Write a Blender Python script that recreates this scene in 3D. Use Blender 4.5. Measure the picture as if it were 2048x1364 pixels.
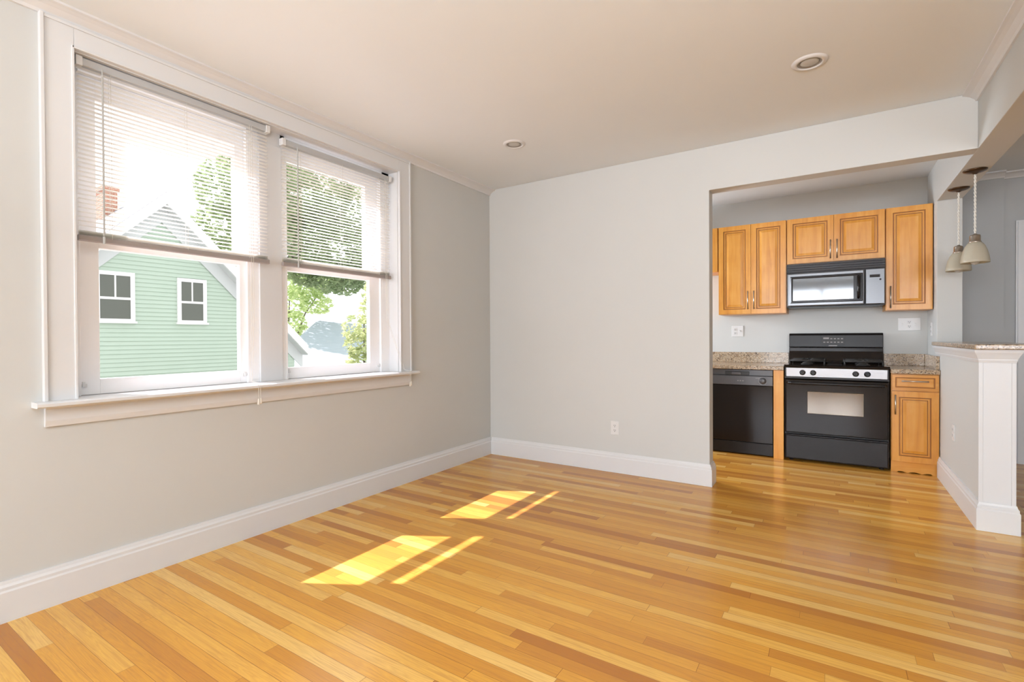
import bpy, bmesh, math, random
from math import sin, cos, pi, radians
from mathutils import Matrix, Vector

for o in list(bpy.data.objects):
    bpy.data.objects.remove(o)
scene = bpy.context.scene
COL = scene.collection

# ------------------------------------------------------------------ camera
H_EYE = 1.15
yaw, pitch, roll, FPX = .573, -.0079, -.0054, 991.0
fw = Vector((-sin(yaw) * cos(pitch), cos(yaw) * cos(pitch), sin(pitch)))
r0 = Vector((cos(yaw), sin(yaw), 0)); u0 = r0.cross(fw)
rt = r0 * cos(roll) + u0 * sin(roll)
up = -r0 * sin(roll) + u0 * cos(roll)
cam_d = bpy.data.cameras.new('camera'); cam = bpy.data.objects.new('camera', cam_d)
COL.objects.link(cam)
cam_d.sensor_width = 36.0; cam_d.lens = FPX / 2048 * 36.0
cam_d.clip_start = .02; cam_d.clip_end = 200
M4 = Matrix.Identity(4)
for i in range(3):
    M4[i][0] = rt[i]; M4[i][1] = up[i]; M4[i][2] = -fw[i]
M4[0][3], M4[1][3], M4[2][3] = 0, 0, H_EYE
cam.matrix_world = M4
scene.camera = cam

# ------------------------------------------------------------------ light
SKY_STRENGTH = 1.85
SUN_STRENGTH = 11.0
REAR_W, SIDE_W = 262.0, 190.0
KITCHEN_W = 120.0
UPLIGHT_W = 76.0
scene.view_settings.view_transform = 'Standard'
scene.view_settings.look = 'None'
scene.view_settings.gamma = 1
scene.view_settings.use_curve_mapping = False
scene.view_settings.exposure = 0.0

world = bpy.data.worlds.new('sky'); scene.world = world
world.use_nodes = True
bg = world.node_tree.nodes['Background']
bg.inputs[0].default_value = (.96, .98, 1.0, 1); bg.inputs[1].default_value = SKY_STRENGTH

sd = bpy.data.lights.new('sun', 'SUN'); sd.energy = SUN_STRENGTH; sd.angle = radians(.55); sd.color = (1, .86, .97)
sun = bpy.data.objects.new('sun', sd); COL.objects.link(sun)
sun.location = (-8, -4, 10)
sun.rotation_euler = Vector((1, .54, -1.34)).to_track_quat('-Z', 'Y').to_euler()

def fill_light(name, loc, target, sx, sy, power, col=(1, 1, 1)):
    d = bpy.data.lights.new(name, 'AREA'); d.shape = 'RECTANGLE'; d.size = sx; d.size_y = sy
    d.energy = power; d.color = col
    o = bpy.data.objects.new(name, d); COL.objects.link(o); o.location = loc
    o.rotation_euler = Vector(target).to_track_quat('-Z', 'Z').to_euler()
    return o
COOL = (.90, .965, 1.07)
fill_light('fill_behind_camera', (-.65, -4.68, 1.52), (0, 1, 0), 2.6, 1.75, REAR_W, COOL)  # fill light set in the rear window, added to brighten the room
fill_light('fill_next_room', (2.4, -4.68, 1.5), (0, 1, 0), 1.5, 1.4, SIDE_W, COOL)  # added fill, lifts the grey walls of the next room
fill_light('fill_kitchen', (-3.2, 5.0, 1.6), (1, 0, -.45), .9, .9, KITCHEN_W, COOL)  # added fill for the kitchen, its window is unseen

# added bounce fill behind the camera, no lamp there, thrown at the ceiling
fill_light('ceiling_bounce_fill', (-.1, -.3, 1.75), (0, .12, 1), .5, .5, UPLIGHT_W, (.96, .985, 1.04))

# ------------------------------------------------------------------ materials
def mat(name, col=(.8, .8, .8), rough=.5, metal=0.0, spec=.5, build=None, coat=0.0):
    m = bpy.data.materials.new(name); m.use_nodes = True
    nt = m.node_tree; b = nt.nodes['Principled BSDF']
    b.inputs['Base Color'].default_value = (*col, 1)
    b.inputs['Roughness'].default_value = rough
    b.inputs['Metallic'].default_value = metal
    b.inputs['Specular IOR Level'].default_value = spec
    if coat:
        b.inputs['Coat Weight'].default_value = coat; b.inputs['Coat Roughness'].default_value = .08
    if build: build(nt, b)
    return m

class G:
    """small helper for wiring nodes"""
    def __init__(s, nt): s.nt = nt
    def n(s, t, **k):
        x = s.nt.nodes.new(t)
        for a, v in k.items(): setattr(x, a, v)
        return x
    def l(s, a, b): s.nt.links.new(a, b)
    def put(s, sock, v):
        if hasattr(v, 'is_linked') or hasattr(v, 'links'): s.l(v, sock)
        else: sock.default_value = v
    def m(s, op, a, b=0.0, c=None):
        x = s.n('ShaderNodeMath', operation=op)
        s.put(x.inputs[0], a); s.put(x.inputs[1], b)
        if c is not None: s.put(x.inputs[2], c)
        return x.outputs[0]
    def pos(s):
        g = s.n('ShaderNodeNewGeometry'); q = s.n('ShaderNodeSeparateXYZ'); s.l(g.outputs['Position'], q.inputs[0])
        return q.outputs
    def obj(s):
        g = s.n('ShaderNodeTexCoord'); q = s.n('ShaderNodeSeparateXYZ'); s.l(g.outputs['Object'], q.inputs[0])
        return q.outputs
    def vec(s, a, b, c):
        x = s.n('ShaderNodeCombineXYZ'); s.put(x.inputs[0], a); s.put(x.inputs[1], b); s.put(x.inputs[2], c)
        return x.outputs[0]
    def noise(s, v, scale, detail=3, rough=.5, dist=0):
        x = s.n('ShaderNodeTexNoise'); s.l(v, x.inputs['Vector']); x.inputs['Scale'].default_value = scale
        x.inputs['Detail'].default_value = detail; x.inputs['Roughness'].default_value = rough
        x.inputs['Distortion'].default_value = dist
        return x.outputs['Fac']
    def ramp(s, f, stops, interp='LINEAR'):
        x = s.n('ShaderNodeValToRGB'); s.l(f, x.inputs[0]); e = x.color_ramp.elements
        x.color_ramp.interpolation = interp
        while len(e) < len(stops): e.new(.5)
        for i, (p, c) in enumerate(stops): e[i].position = p; e[i].color = (*c, 1)
        return x.outputs[0]
    def mix(s, f, a, b, mode='MIX'):
        x = s.n('ShaderNodeMix', data_type='RGBA', blend_type=mode)
        s.put(x.inputs[0], f)
        for k, v in ((6, a), (7, b)):
            if isinstance(v, tuple): x.inputs[k].default_value = (*v, 1)
            else: s.l(v, x.inputs[k])
        return x.outputs[2]
    def bump(s, h, strength, dist, b):
        x = s.n('ShaderNodeBump'); x.inputs['Strength'].default_value = strength; x.inputs['Distance'].default_value = dist
        s.l(h, x.inputs['Height']); s.l(x.outputs[0], b.inputs['Normal'])

def paint(amount=.02, scale=60):
    def f(nt, b):
        g = G(nt); p = g.pos(); v = g.vec(p[0], p[1], p[2])
        base = tuple(b.inputs['Base Color'].default_value[:3])
        n = g.noise(v, 1.3, 3)
        k = tuple(max(0, c * .965) for c in base)
        g.l(g.mix(n, k, tuple(min(1, c * 1.03) for c in base)), b.inputs['Base Color'])
        g.bump(g.noise(v, scale, 4), .08, .002, b)
    return f

M_WALL = mat('greige_wall_paint', (.605, .612, .59), .55, spec=.3, build=paint())
M_CEIL = mat('ceiling_paint', (.80, .845, .87), .7, spec=.2, build=paint())
M_TRIM = mat('white_trim_paint', (.71, .715, .715), .32, spec=.4, build=paint(.01, 25))
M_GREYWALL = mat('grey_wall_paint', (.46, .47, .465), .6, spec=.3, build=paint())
M_SASH = mat('glare_white_vinyl', (.90, .90, .895), .3, spec=.4)  # whiter than the trim, glare from outside put into the colour
M_PLASTIC = mat('white_plastic', (.72, .715, .70), .35)
M_DARKSLOT = mat('dark_slot', (.03, .03, .03), .5)

def floor_nodes(nt, b):
    g = G(nt); x, y, z = g.pos()
    W = .0565
    r = g.m('DIVIDE', g.m('ADD', y, 60 * W - .738), W)
    row = g.m('FLOOR', r); fr = g.m('FRACT', r)
    w1 = g.n('ShaderNodeTexWhiteNoise', noise_dimensions='1D'); g.l(row, w1.inputs['W'])
    w2 = g.n('ShaderNodeTexWhiteNoise', noise_dimensions='1D'); g.l(g.m('ADD', row, 371.3), w2.inputs['W'])
    L = g.m('ADD', .55, g.m('MULTIPLY', w2.outputs[0], 1.1))
    uu = g.m('DIVIDE', g.m('ADD', g.m('ADD', x, 20.0), g.m('MULTIPLY', w1.outputs[0], 5.0)), L)
    col = g.m('FLOOR', uu); fu = g.m('FRACT', uu)
    wn = g.n('ShaderNodeTexWhiteNoise', noise_dimensions='2D')
    g.l(g.vec(row, col, 0.0), wn.inputs['Vector'])
    rnd = wn.outputs['Value']
    tone = g.ramp(rnd, [(0, (.46, .18, .032)), (.12, (.58, .255, .042)), (.35, (.68, .325, .050)), (.6, (.75, .38, .062)),
                        (.82, (.80, .45, .095)), (1, (.84, .53, .16))])
    # grain: fine fibres plus a looser cathedral figure, different on each board
    off = g.m('MULTIPLY', rnd, 91.0)
    v1 = g.vec(g.m('ADD', g.m('MULTIPLY', x, 3.0), off), g.m('MULTIPLY', y, 120.0), off)
    n1 = g.noise(v1, 1.0, 5, .6, .3)
    v2 = g.vec(g.m('ADD', g.m('MULTIPLY', x, 1.6), off), g.m('MULTIPLY', y, 26.0), off)
    n2 = g.noise(v2, 1.0, 2, .5, 1.1)
    ring = g.m('FRACT', g.m('MULTIPLY', n2, 9.0))
    ring = g.m('ABSOLUTE', g.m('SUBTRACT', ring, .5))
    c = g.mix(g.m('MULTIPLY', g.m('SUBTRACT', 1.0, g.m('MULTIPLY', ring, 2.0)), .22), tone, (.42, .17, .05))
    c = g.mix(g.m('MULTIPLY', g.m('GREATER_THAN', n1, .56), .2), c, (.36, .14, .045))
    # joints
    e1 = g.m('LESS_THAN', g.m('MINIMUM', fr, g.m('SUBTRACT', 1.0, fr)), .014)
    e2 = g.m('LESS_THAN', g.m('MULTIPLY', g.m('MINIMUM', fu, g.m('SUBTRACT', 1.0, fu)), L), .0009)
    wj = g.m('MULTIPLY', g.m('MAXIMUM', e1, e2), g.m('ADD', .35, g.m('MULTIPLY', w2.outputs[0], .45)))
    c = g.mix(wj, c, (.14, .05, .02))
    g.l(c, b.inputs['Base Color'])
    rr = g.noise(g.vec(x, y, 0.0), 9.0, 3)
    g.l(g.m('ADD', .15, g.m('MULTIPLY', rr, .12)), b.inputs['Roughness'])
    hgt = g.m('SUBTRACT', g.m('MULTIPLY', n1, .25), g.m('MAXIMUM', e1, e2))
    g.bump(hgt, .12, .0012, b)
M_FLOOR = mat('oak_strip_floor', (.6, .3, .08), .2, spec=.32, build=floor_nodes)

def wood_nodes(dark, mid, light, vertical=True):
    def f(nt, b):
        g = G(nt); x, y, z = g.pos()
        v = g.vec(g.m('MULTIPLY', x, 26.0), g.m('MULTIPLY', y, 26.0), g.m('MULTIPLY', z, 2.2)) if vertical else \
            g.vec(g.m('MULTIPLY', x, 2.2), g.m('MULTIPLY', y, 26.0), g.m('MULTIPLY', z, 26.0))
        n = g.noise(v, 1.0, 4, .55, .8)
        n2 = g.noise(g.vec(x, y, z), 7.0, 2)
        t = g.m('ADD', g.m('MULTIPLY', n, .7), g.m('MULTIPLY', n2, .3))
        g.l(g.ramp(t, [(.25, dark), (.5, mid), (.75, light)]), b.inputs['Base Color'])
        g.bump(n, .05, .001, b)
    return f
M_MAPLE = mat('honey_maple', rough=.3, build=wood_nodes((.58, .22, .030), (.72, .315, .046), (.80, .40, .085)))
M_MAPLE_H = mat('honey_maple_level_grain', rough=.3, build=wood_nodes((.58, .22, .030), (.72, .315, .046), (.80, .40, .085), False))
M_GLAZE = mat('brown_glaze_in_groove', (.36, .14, .028), .4)

def granite_nodes(nt, b):
    g = G(nt); x, y, z = g.pos(); v = g.vec(x, y, z)
    vo = g.n('ShaderNodeTexVoronoi'); g.l(v, vo.inputs['Vector']); vo.inputs['Scale'].default_value = 130
    s = g.n('ShaderNodeSeparateColor'); g.l(vo.outputs['Color'], s.inputs[0])
    c = g.ramp(s.outputs[0], [(0, (.06, .05, .04)), (.12, (.24, .16, .095)), (.3, (.40, .29, .18)), (.55, (.48, .37, .25)), (.8, (.55, .45, .33)), (1, (.40, .24, .12))])
    n = g.noise(v, 34, 4)
    c = g.mix(g.m('MULTIPLY', g.m('GREATER_THAN', n, .6), .5), c, (.2, .14, .09))
    g.l(c, b.inputs['Base Color'])
M_GRANITE = mat('speckled_beige_granite', rough=.18, build=granite_nodes)

M_BLACK = mat('black_gloss_enamel', (.013, .009, .007), .14, spec=.22)
M_BLACKSOFT = mat('black_satin_enamel', (.014, .012, .0115), .28, spec=.24)
M_IRON = mat('black_cast_iron', (.022, .021, .02), .5)
M_OVENGLASS = mat('reflective_oven_glass', (.135, .118, .10), .08, metal=1.0)
M_MWGLASS = mat('dark_mirror_glass', (.12, .123, .126), .06, metal=.34, spec=.8)
M_MWBODY = mat('black_reflective_plastic', (.13, .133, .14), .24, metal=.40, spec=.7)
def brushed(nt, b):
    g = G(nt); x, y, z = g.pos()
    n = g.noise(g.vec(g.m('MULTIPLY', x, 4.0), y, g.m('MULTIPLY', z, 900.0)), 1.0, 2)
    g.l(g.m('ADD', .22, g.m('MULTIPLY', n, .2)), b.inputs['Roughness'])
M_STEEL = mat('brushed_stainless', (.50, .53, .57), .3, metal=1.0, build=brushed)
M_NICKEL = mat('brushed_nickel', (.52, .48, .43), .28, metal=1.0)
M_BRONZE = mat('dark_bronze', (.11, .075, .05), .3, metal=.9)
M_DKGREY = mat('dark_grey_plastic', (.085, .082, .085), .3)
M_GREYMARK = mat('pale_grey_print', (.28, .26, .25), .5)

def thin_glass(name, refl=.06, tint=(1, 1, 1)):
    m = bpy.data.materials.new(name); m.use_nodes = True; nt = m.node_tree
    nt.nodes.clear(); g = G(nt)
    out = g.n('ShaderNodeOutputMaterial'); t = g.n('ShaderNodeBsdfTransparent'); s = g.n('ShaderNodeBsdfGlossy')
    t.inputs[0].default_value = (*tint, 1); s.inputs['Roughness'].default_value = .02
    mx = g.n('ShaderNodeMixShader'); mx.inputs[0].default_value = refl
    g.l(t.outputs[0], mx.inputs[1]); g.l(s.outputs[0], mx.inputs[2]); g.l(mx.outputs[0], out.inputs[0])
    return m
M_PANE = thin_glass('window_glass', .03)

def translucent(name, col, amount, rough=.5):
    m = bpy.data.materials.new(name); m.use_nodes = True; nt = m.node_tree
    b = nt.nodes['Principled BSDF']; b.inputs['Base Color'].default_value = (*col, 1); b.inputs['Roughness'].default_value = rough
    g = G(nt); t = g.n('ShaderNodeBsdfTranslucent'); t.inputs[0].default_value = (*col, 1)
    mx = g.n('ShaderNodeMixShader'); mx.inputs[0].default_value = amount
    g.l(b.outputs[0], mx.inputs[1]); g.l(t.outputs[0], mx.inputs[2])
    g.l(mx.outputs[0], nt.nodes['Material Output'].inputs[0])
    return m
M_SLAT = translucent('white_vinyl_slat', (.93, .92, .88), .58)
M_RAIL = mat('blind_rail_backlit', (.33, .29, .27), .4)  # backlit shade of the white rail put into this brown-grey
M_HEADRAIL = mat('blind_headrail_enamel', (.47, .48, .485), .35)
M_CORD = mat('off_white_cord', (.72, .69, .62), .8)
M_WAND = mat('grey_clear_wand', (.48, .48, .46), .2)
M_SHADE = translucent('frosted_amber_white_glass', (.70, .66, .54), .45, .25)
M_BULB = translucent('frosted_bulb', (.8, .78, .72), .5, .3)

def siding_nodes(nt, b):
    g = G(nt); x, y, z = g.pos()
    n = g.noise(g.vec(x, y, z), 2.0, 3)
    g.l(g.mix(n, (.40, .50, .405), (.44, .54, .445)), b.inputs['Base Color'])
M_SIDING = mat('mint_green_siding', rough=.6, build=siding_nodes)
M_EXTTRIM = mat('white_exterior_trim', (.80, .80, .78), .5)
M_SOFFIT = mat('grey_white_soffit', (.52, .55, .535), .6)
M_EXTGLASS = mat('hazed_house_window_glass', (.11, .12, .10), .25, spec=.4)  # glass lightened, outdoor haze put into its colour
def shingle(c1, c2):
    def f(nt, b):
        g = G(nt); x, y, z = g.pos()
        br = g.n('ShaderNodeTexBrick'); g.l(g.vec(x, g.m('MULTIPLY', y, 1.0), z), br.inputs['Vector'])
        n = g.noise(g.vec(x, y, g.m('MULTIPLY', z, 6.0)), 3.0, 4)
        g.l(g.mix(n, c1, c2), b.inputs['Base Color'])
    return f
M_ROOF = mat('grey_shingles', rough=.8, build=shingle((.26, .27, .28), (.4, .41, .42)))
M_ROOF2 = mat('blue_grey_roof', rough=.7, build=shingle((.32, .395, .42), (.42, .485, .505)))
def brick_nodes(nt, b):
    g = G(nt); x, y, z = g.pos()
    br = g.n('ShaderNodeTexBrick'); g.l(g.vec(g.m('ADD', x, y), z, 0.0), br.inputs['Vector'])
    br.inputs['Color1'].default_value = (.42, .17, .10, 1); br.inputs['Color2'].default_value = (.5, .24, .15, 1)
    br.inputs['Mortar'].default_value = (.55, .5, .45, 1); br.inputs['Scale'].default_value = 4.5
    g.l(br.outputs[0], b.inputs['Base Color'])
M_BRICK = mat('red_chimney_brick', rough=.9, build=brick_nodes)
def leaf_mat(name, c1, c2):
    m = translucent(name, c1, .45, .5); nt = m.node_tree; g = G(nt)
    p = g.pos(); n = g.noise(g.vec(*p), 2.2, 3)
    c = g.mix(n, c1, c2); b = nt.nodes['Principled BSDF']
    g.l(c, b.inputs['Base Color'])
    for q in nt.nodes:
        if q.type == 'BSDF_TRANSLUCENT': g.l(c, q.inputs[0])
    return m
M_LEAF_DARK = leaf_mat('mid_green_leaves', (.15, .24, .10), (.50, .60, .32))
M_LEAF_LIGHT = leaf_mat('light_green_leaves', (.38, .52, .20), (.68, .78, .42))
M_LEAF_YEL = leaf_mat('yellow_green_leaves', (.30, .40, .16), (.68, .70, .38))
M_BARK = mat('tree_bark', (.13, .11, .085), .9)
def ground_nodes(nt, b):
    g = G(nt); p = g.pos()
    g.l(g.mix(g.noise(g.vec(*p), 1.5, 5), (.36, .355, .34), (.46, .45, .43)), b.inputs['Base Color'])
M_GROUND = mat('pale_neutral_ground', rough=.9, build=ground_nodes)

# ------------------------------------------------------------------ mesh builder
class MB:
    def __init__(s): s.v = []; s.f = []; s.mi = []
    def face(s, idx, m=0): s.f.append(tuple(idx)); s.mi.append(m)
    def add(s, vs, fs, m=0):
        b = len(s.v); s.v += [tuple(q) for q in vs]
        for q in fs: s.face([b + i for i in q], m)
    def box(s, x0, x1, y0, y1, z0, z1, m=0):
        s.add([(x0, y0, z0), (x1, y0, z0), (x1, y1, z0), (x0, y1, z0), (x0, y0, z1), (x1, y0, z1), (x1, y1, z1), (x0, y1, z1)],
              [(0, 3, 2, 1), (4, 5, 6, 7), (0, 1, 5, 4), (1, 2, 6, 5), (2, 3, 7, 6), (3, 0, 4, 7)], m)
        return s
    def prism(s, prof, axis, a0, a1, m=0):
        """closed 2D profile swept along an axis; profile is (y,z) for x, (x,z) for y, (x,y) for z"""
        def P(q, a):
            return {'x': (a, q[0], q[1]), 'y': (q[0], a, q[1]), 'z': (q[0], q[1], a)}[axis]
        n = len(prof)
        vs = [P(q, a0) for q in prof] + [P(q, a1) for q in prof]
        fs = [tuple(range(n))[::-1], tuple(range(n, 2 * n))] + [(i, (i + 1) % n, n + (i + 1) % n, n + i) for i in range(n)]
        s.add(vs, fs, m); return s
    def lathe(s, prof, c, n=32, axis='z', m=0, cap=True):
        rows = []
        b = len(s.v)
        for r, h in prof:
            for k in range(n):
                a = 2 * pi * k / n; p, q = r * cos(a), r * sin(a)
                s.v.append({'z': (c[0] + p, c[1] + q, c[2] + h), 'y': (c[0] + p, c[1] + h, c[2] + q), 'x': (c[0] + h, c[1] + p, c[2] + q)}[axis])
        for i in range(len(prof) - 1):
            for k in range(n):
                k2 = (k + 1) % n
                s.face([b + i * n + k, b + i * n + k2, b + (i + 1) * n + k2, b + (i + 1) * n + k], m)
        if cap:
            s.face([b + k for k in range(n)][::-1], m); L = b + (len(prof) - 1) * n
            s.face([L + k for k in range(n)], m)
        return s
    def tube(s, path, r, n=10, m=0):
        path = [Vector(p) for p in path]; b = len(s.v)
        rad = r if isinstance(r, (list, tuple)) else [r] * len(path)
        prev = None
        for i, p in enumerate(path):
            t = (path[min(i + 1, len(path) - 1)] - path[max(i - 1, 0)]).normalized()
            if prev is None:
                ref = Vector((0, 0, 1)) if abs(t.z) < .9 else Vector((1, 0, 0)); a = t.cross(ref).normalized()
            else:
                a = (prev - t * prev.dot(t)).normalized()
            prev = a; c = t.cross(a)
            for k in range(n):
                q = 2 * pi * k / n
                s.v.append(tuple(p + (a * cos(q) + c * sin(q)) * rad[i]))
        for i in range(len(path) - 1):
            for k in range(n):
                k2 = (k + 1) % n
                s.face([b + i * n + k, b + i * n + k2, b + (i + 1) * n + k2, b + (i + 1) * n + k], m)
        s.face([b + k for k in range(n)][::-1], m); L = b + (len(path) - 1) * n
        s.face([L + k for k in range(n)], m)
        return s
    def panel(s, x0, x1, z0, z1, yf, thick, rings, mats):
        """a front facing -Y made of nested rectangles: rings = [(inset, recess)], mats = material of each band"""
        b = len(s.v)
        R = [(0, thick)] + list(rings)
        for ins, d in R:
            s.v += [(x0 + ins, yf + d, z0 + ins), (x1 - ins, yf + d, z0 + ins), (x1 - ins, yf + d, z1 - ins), (x0 + ins, yf + d, z1 - ins)]
        for i in range(len(R) - 1):
            for k in range(4):
                k2 = (k + 1) % 4
                s.face([b + 4 * i + k, b + 4 * i + k2, b + 4 * i + 4 + k2, b + 4 * i + 4 + k], mats[i])
        L = b + 4 * (len(R) - 1)
        s.face([L, L + 1, L + 2, L + 3], mats[-1]); s.face([b + 3, b + 2, b + 1, b], mats[0])
        return s
    def build(s, name, mats, parent=None, loc=None, bevel=0, smooth=False, seg=2):
        if not isinstance(mats, (list, tuple)): mats = [mats]
        org = Vector((0, 0, 0))
        if parent is not None: org = Vector(parent.get('_o', (0, 0, 0)))
        elif loc is not None: org = Vector(loc)
        me = bpy.data.meshes.new(name)
        me.from_pydata([tuple(Vector(v) - org) for v in s.v], [], s.f)
        for q in mats: me.materials.append(q)
        me.polygons.foreach_set('material_index', s.mi)
        bm = bmesh.new(); bm.from_mesh(me); bmesh.ops.recalc_face_normals(bm, faces=bm.faces[:]); bm.to_mesh(me); bm.free()
        if smooth: me.shade_smooth()
        o = bpy.data.objects.new(name, me); COL.objects.link(o)
        if parent is not None:
            o.parent = parent; ORG[o.name] = org; o['_o'] = tuple(org)
        else:
            o.location = org; o['_o'] = tuple(org)
        if bevel:
            md = o.modifiers.new('bevel', 'BEVEL'); md.width = bevel; md.segments = seg; md.limit_method = 'ANGLE'; md.angle_limit = radians(40)
        return o
ORG = {}

def smooth_by_angle(o, deg=40):
    me = o.data; me.shade_smooth()
    bm = bmesh.new(); bm.from_mesh(me)
    for e in bm.edges:
        if len(e.link_faces) == 2 and e.calc_face_angle(0) > radians(deg): e.smooth = False
    bm.to_mesh(me); bm.free()
    return o

def tag(o, label, cat, group=None, kind=None):
    o['label'] = label; o['category'] = cat
    if group: o['group'] = group
    if kind: o['kind'] = kind
    return o
def thing(name, loc, label, cat, group=None):
    o = bpy.data.objects.new(name, None); COL.objects.link(o); o.location = loc; o['_o'] = tuple(loc)
    o.empty_display_size = .1
    return tag(o, label, cat, group)
def structure(mb, name, m, label, cat, bevel=0, parent=None):
    o = mb.build(name, m, parent, bevel=bevel)
    if parent is None: tag(o, label, cat, kind='structure')
    return o
def copy_thing(root, loc, label):
    r = root.copy(); COL.objects.link(r); r.location = loc; r['label'] = label; r['_o'] = tuple(loc)
    for ch in root.children:
        c = ch.copy(); COL.objects.link(c); c.parent = r
        for g2 in ch.children:
            d = g2.copy(); COL.objects.link(d); d.parent = c
    return r

# ------------------------------------------------------------------ dimensions
W = -2.84            # inner face of the window wall
WO = -3.10           # outer face
B = 4.0              # face of the partition with the kitchen opening
HC = 2.595           # ceiling height
YR = -4.5            # wall behind the camera
KB = 5.86            # kitchen back wall
HD = 2.262           # underside of header and beam
XB0, XB1 = .735, .895
RX = 4.0
RB = 6.15

# ------------------------------------------------------------------ structure
structure(MB().box(WO, RX + .1, YR - .1, RB + .1, -.12, 0), 'floor', M_FLOOR, 'glossy honey oak strip floor running through all rooms', 'floor')
structure(MB().box(WO, RX + .1, YR - .1, RB + .1, HC, HC + .12), 'ceiling', M_CEIL, 'smooth warm white ceiling above the room', 'ceiling')

# window wall with the double window and an added, unseen kitchen window
OY0, OY1, OZ0, OZ1 = .805, 2.768, .862, 2.44
KY0, KY1, KZ0, KZ1 = 4.55, 5.45, 1.1, 2.0
w = MB()
w.box(WO, W, YR, OY0, 0, HC); w.box(WO, W, OY0, OY1, 0, OZ0); w.box(WO, W, OY0, OY1, OZ1, HC)
w.box(WO, W, OY1, KY0, 0, HC); w.box(WO, W, KY0, KY1, 0, KZ0); w.box(WO, W, KY0, KY1, KZ1, HC); w.box(WO, W, KY1, RB, 0, HC)
structure(w, 'wall_left', M_WALL, 'light greige wall holding the double window', 'wall')
w = MB(); w.prism([(W, 0), (-.785, 0), (-.785, HD), (XB0, HD), (XB0, HC), (W, HC)], 'y', B, B + .125)
structure(w, 'wall_back', M_WALL, 'light greige far wall ending at the open kitchen doorway, with header', 'wall', bevel=.003)
structure(MB().box(XB0, XB1, YR, KB, HD, HC), 'beam', M_WALL, 'painted ceiling beam over the breakfast bar', 'beam', bevel=.003)
structure(MB().box(W, XB0, KB, RB, 0, HC), 'wall_kitchen', M_WALL, 'kitchen wall behind the black stove', 'wall')
structure(MB().box(XB0, XB1, 5.378, KB, 0, HD), 'wall_stub', M_WALL, 'short wall end between upper cabinet and the pendant lamps', 'wall', bevel=.003)
w = MB(); w.box(XB0, 1.29, RB - .06, RB, 0, HC) ; w.box(XB0, RX, RB, RB + .1, 0, HC); w.box(XB0, XB1, KB, RB - .06, 0, HC)
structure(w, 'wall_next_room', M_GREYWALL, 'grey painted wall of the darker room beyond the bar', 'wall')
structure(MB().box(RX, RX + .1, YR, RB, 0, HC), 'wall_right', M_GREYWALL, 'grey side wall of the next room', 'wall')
structure(MB().box(XB0, XB1, YR, -1.2, 0, HD), 'wall_divider', M_WALL, 'wall dividing the two rooms beside the camera', 'wall')
w = MB()
RZ0, RZ1 = .62, 2.42
for a, b2 in ((W, -1.95), (.65, 1.65), (3.15, RX)): w.box(a, b2, YR - .1, YR, 0, HC)
for a, b2, z0, z1 in ((-1.95, .65, RZ0, RZ1), (1.65, 3.15, .8, 2.2)):
    w.box(a, b2, YR - .1, YR, 0, z0); w.box(a, b2, YR - .1, YR, z1, HC)
structure(w, 'wall_rear', M_WALL, 'wall with windows behind the camera', 'wall')
structure(MB().box(XB0, .880, 3.955, 5.378, 0, 1.06), 'wall_bar', M_WALL, 'waist-high wall carrying the granite breakfast bar', 'wall', bevel=.002)

# baseboards
def base_prof(t=1):
    return [(0, 0), (.020, 0), (.020, .122), (.016, .130), (.016, .142), (.010, .152), (.007, .165), (0, .165)]
def sweep(mb, prof, path, side, m=0):
    """profile (outset, z) carried along a floor-plan polyline with mitred corners; side = +1 left of travel, -1 right"""
    P = [Vector((p[0], p[1])) for p in path]; n = len(prof); b0 = len(mb.v)
    for i, p in enumerate(P):
        ns = []
        if i > 0: d = (P[i] - P[i - 1]).normalized(); ns.append(Vector((-d.y, d.x)) * side)
        if i < len(P) - 1: d = (P[i + 1] - P[i]).normalized(); ns.append(Vector((-d.y, d.x)) * side)
        mv = ns[0] if len(ns) == 1 else (ns[0] + ns[1]) / (1 + ns[0].dot(ns[1]))
        for o, z in prof: mb.v.append((p.x + mv.x * o, p.y + mv.y * o, z))
    for i in range(len(P) - 1):
        for k in range(n):
            k2 = (k + 1) % n
            mb.face((b0 + i * n + k, b0 + i * n + k2, b0 + (i + 1) * n + k2, b0 + (i + 1) * n + k), m)
    mb.face([b0 + k for k in range(n)][::-1], m); L = b0 + (len(P) - 1) * n
    mb.face([L + k for k in range(n)], m)
def baseboard_run(name, paths, label):
    mb = MB()
    for path, side in paths: sweep(mb, base_prof(), path, side)
    return structure(mb, name, M_TRIM, label, 'baseboard')
def baseboard(name, segs, label):
    mb = MB()
    for ax, wallpos, d, a0, a1 in segs:
        if ax == 'y': mb.prism([(wallpos + d * q[0], q[1]) for q in base_prof()], 'y', a0, a1)
        else: mb.prism([(wallpos + d * q[0], q[1]) for q in base_prof()], 'x', a0, a1)
    return structure(mb, name, M_TRIM, label, 'baseboard')
baseboard('baseboard_left', [('y', W, 1, YR, B)], 'tall white baseboard under the windows')
baseboard_run('baseboard_back', [([(W + .02, B), (-.785, B), (-.785, B + .125), (W, B + .125)], -1)], 'tall white baseboard along the far wall, returning round its end')
baseboard_run('baseboard_bar', [([(XB0, 5.222), (XB0, 3.943), (.884, 3.943), (.884, 5.378)], -1)], 'white baseboard wrapping the foot of the bar wall')
baseboard('baseboard_next_room', [('x', RB - .06, -1, .9, 1.29), ('x', RB, -1, 1.29, 1.375)], 'white baseboard in the next room')

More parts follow.
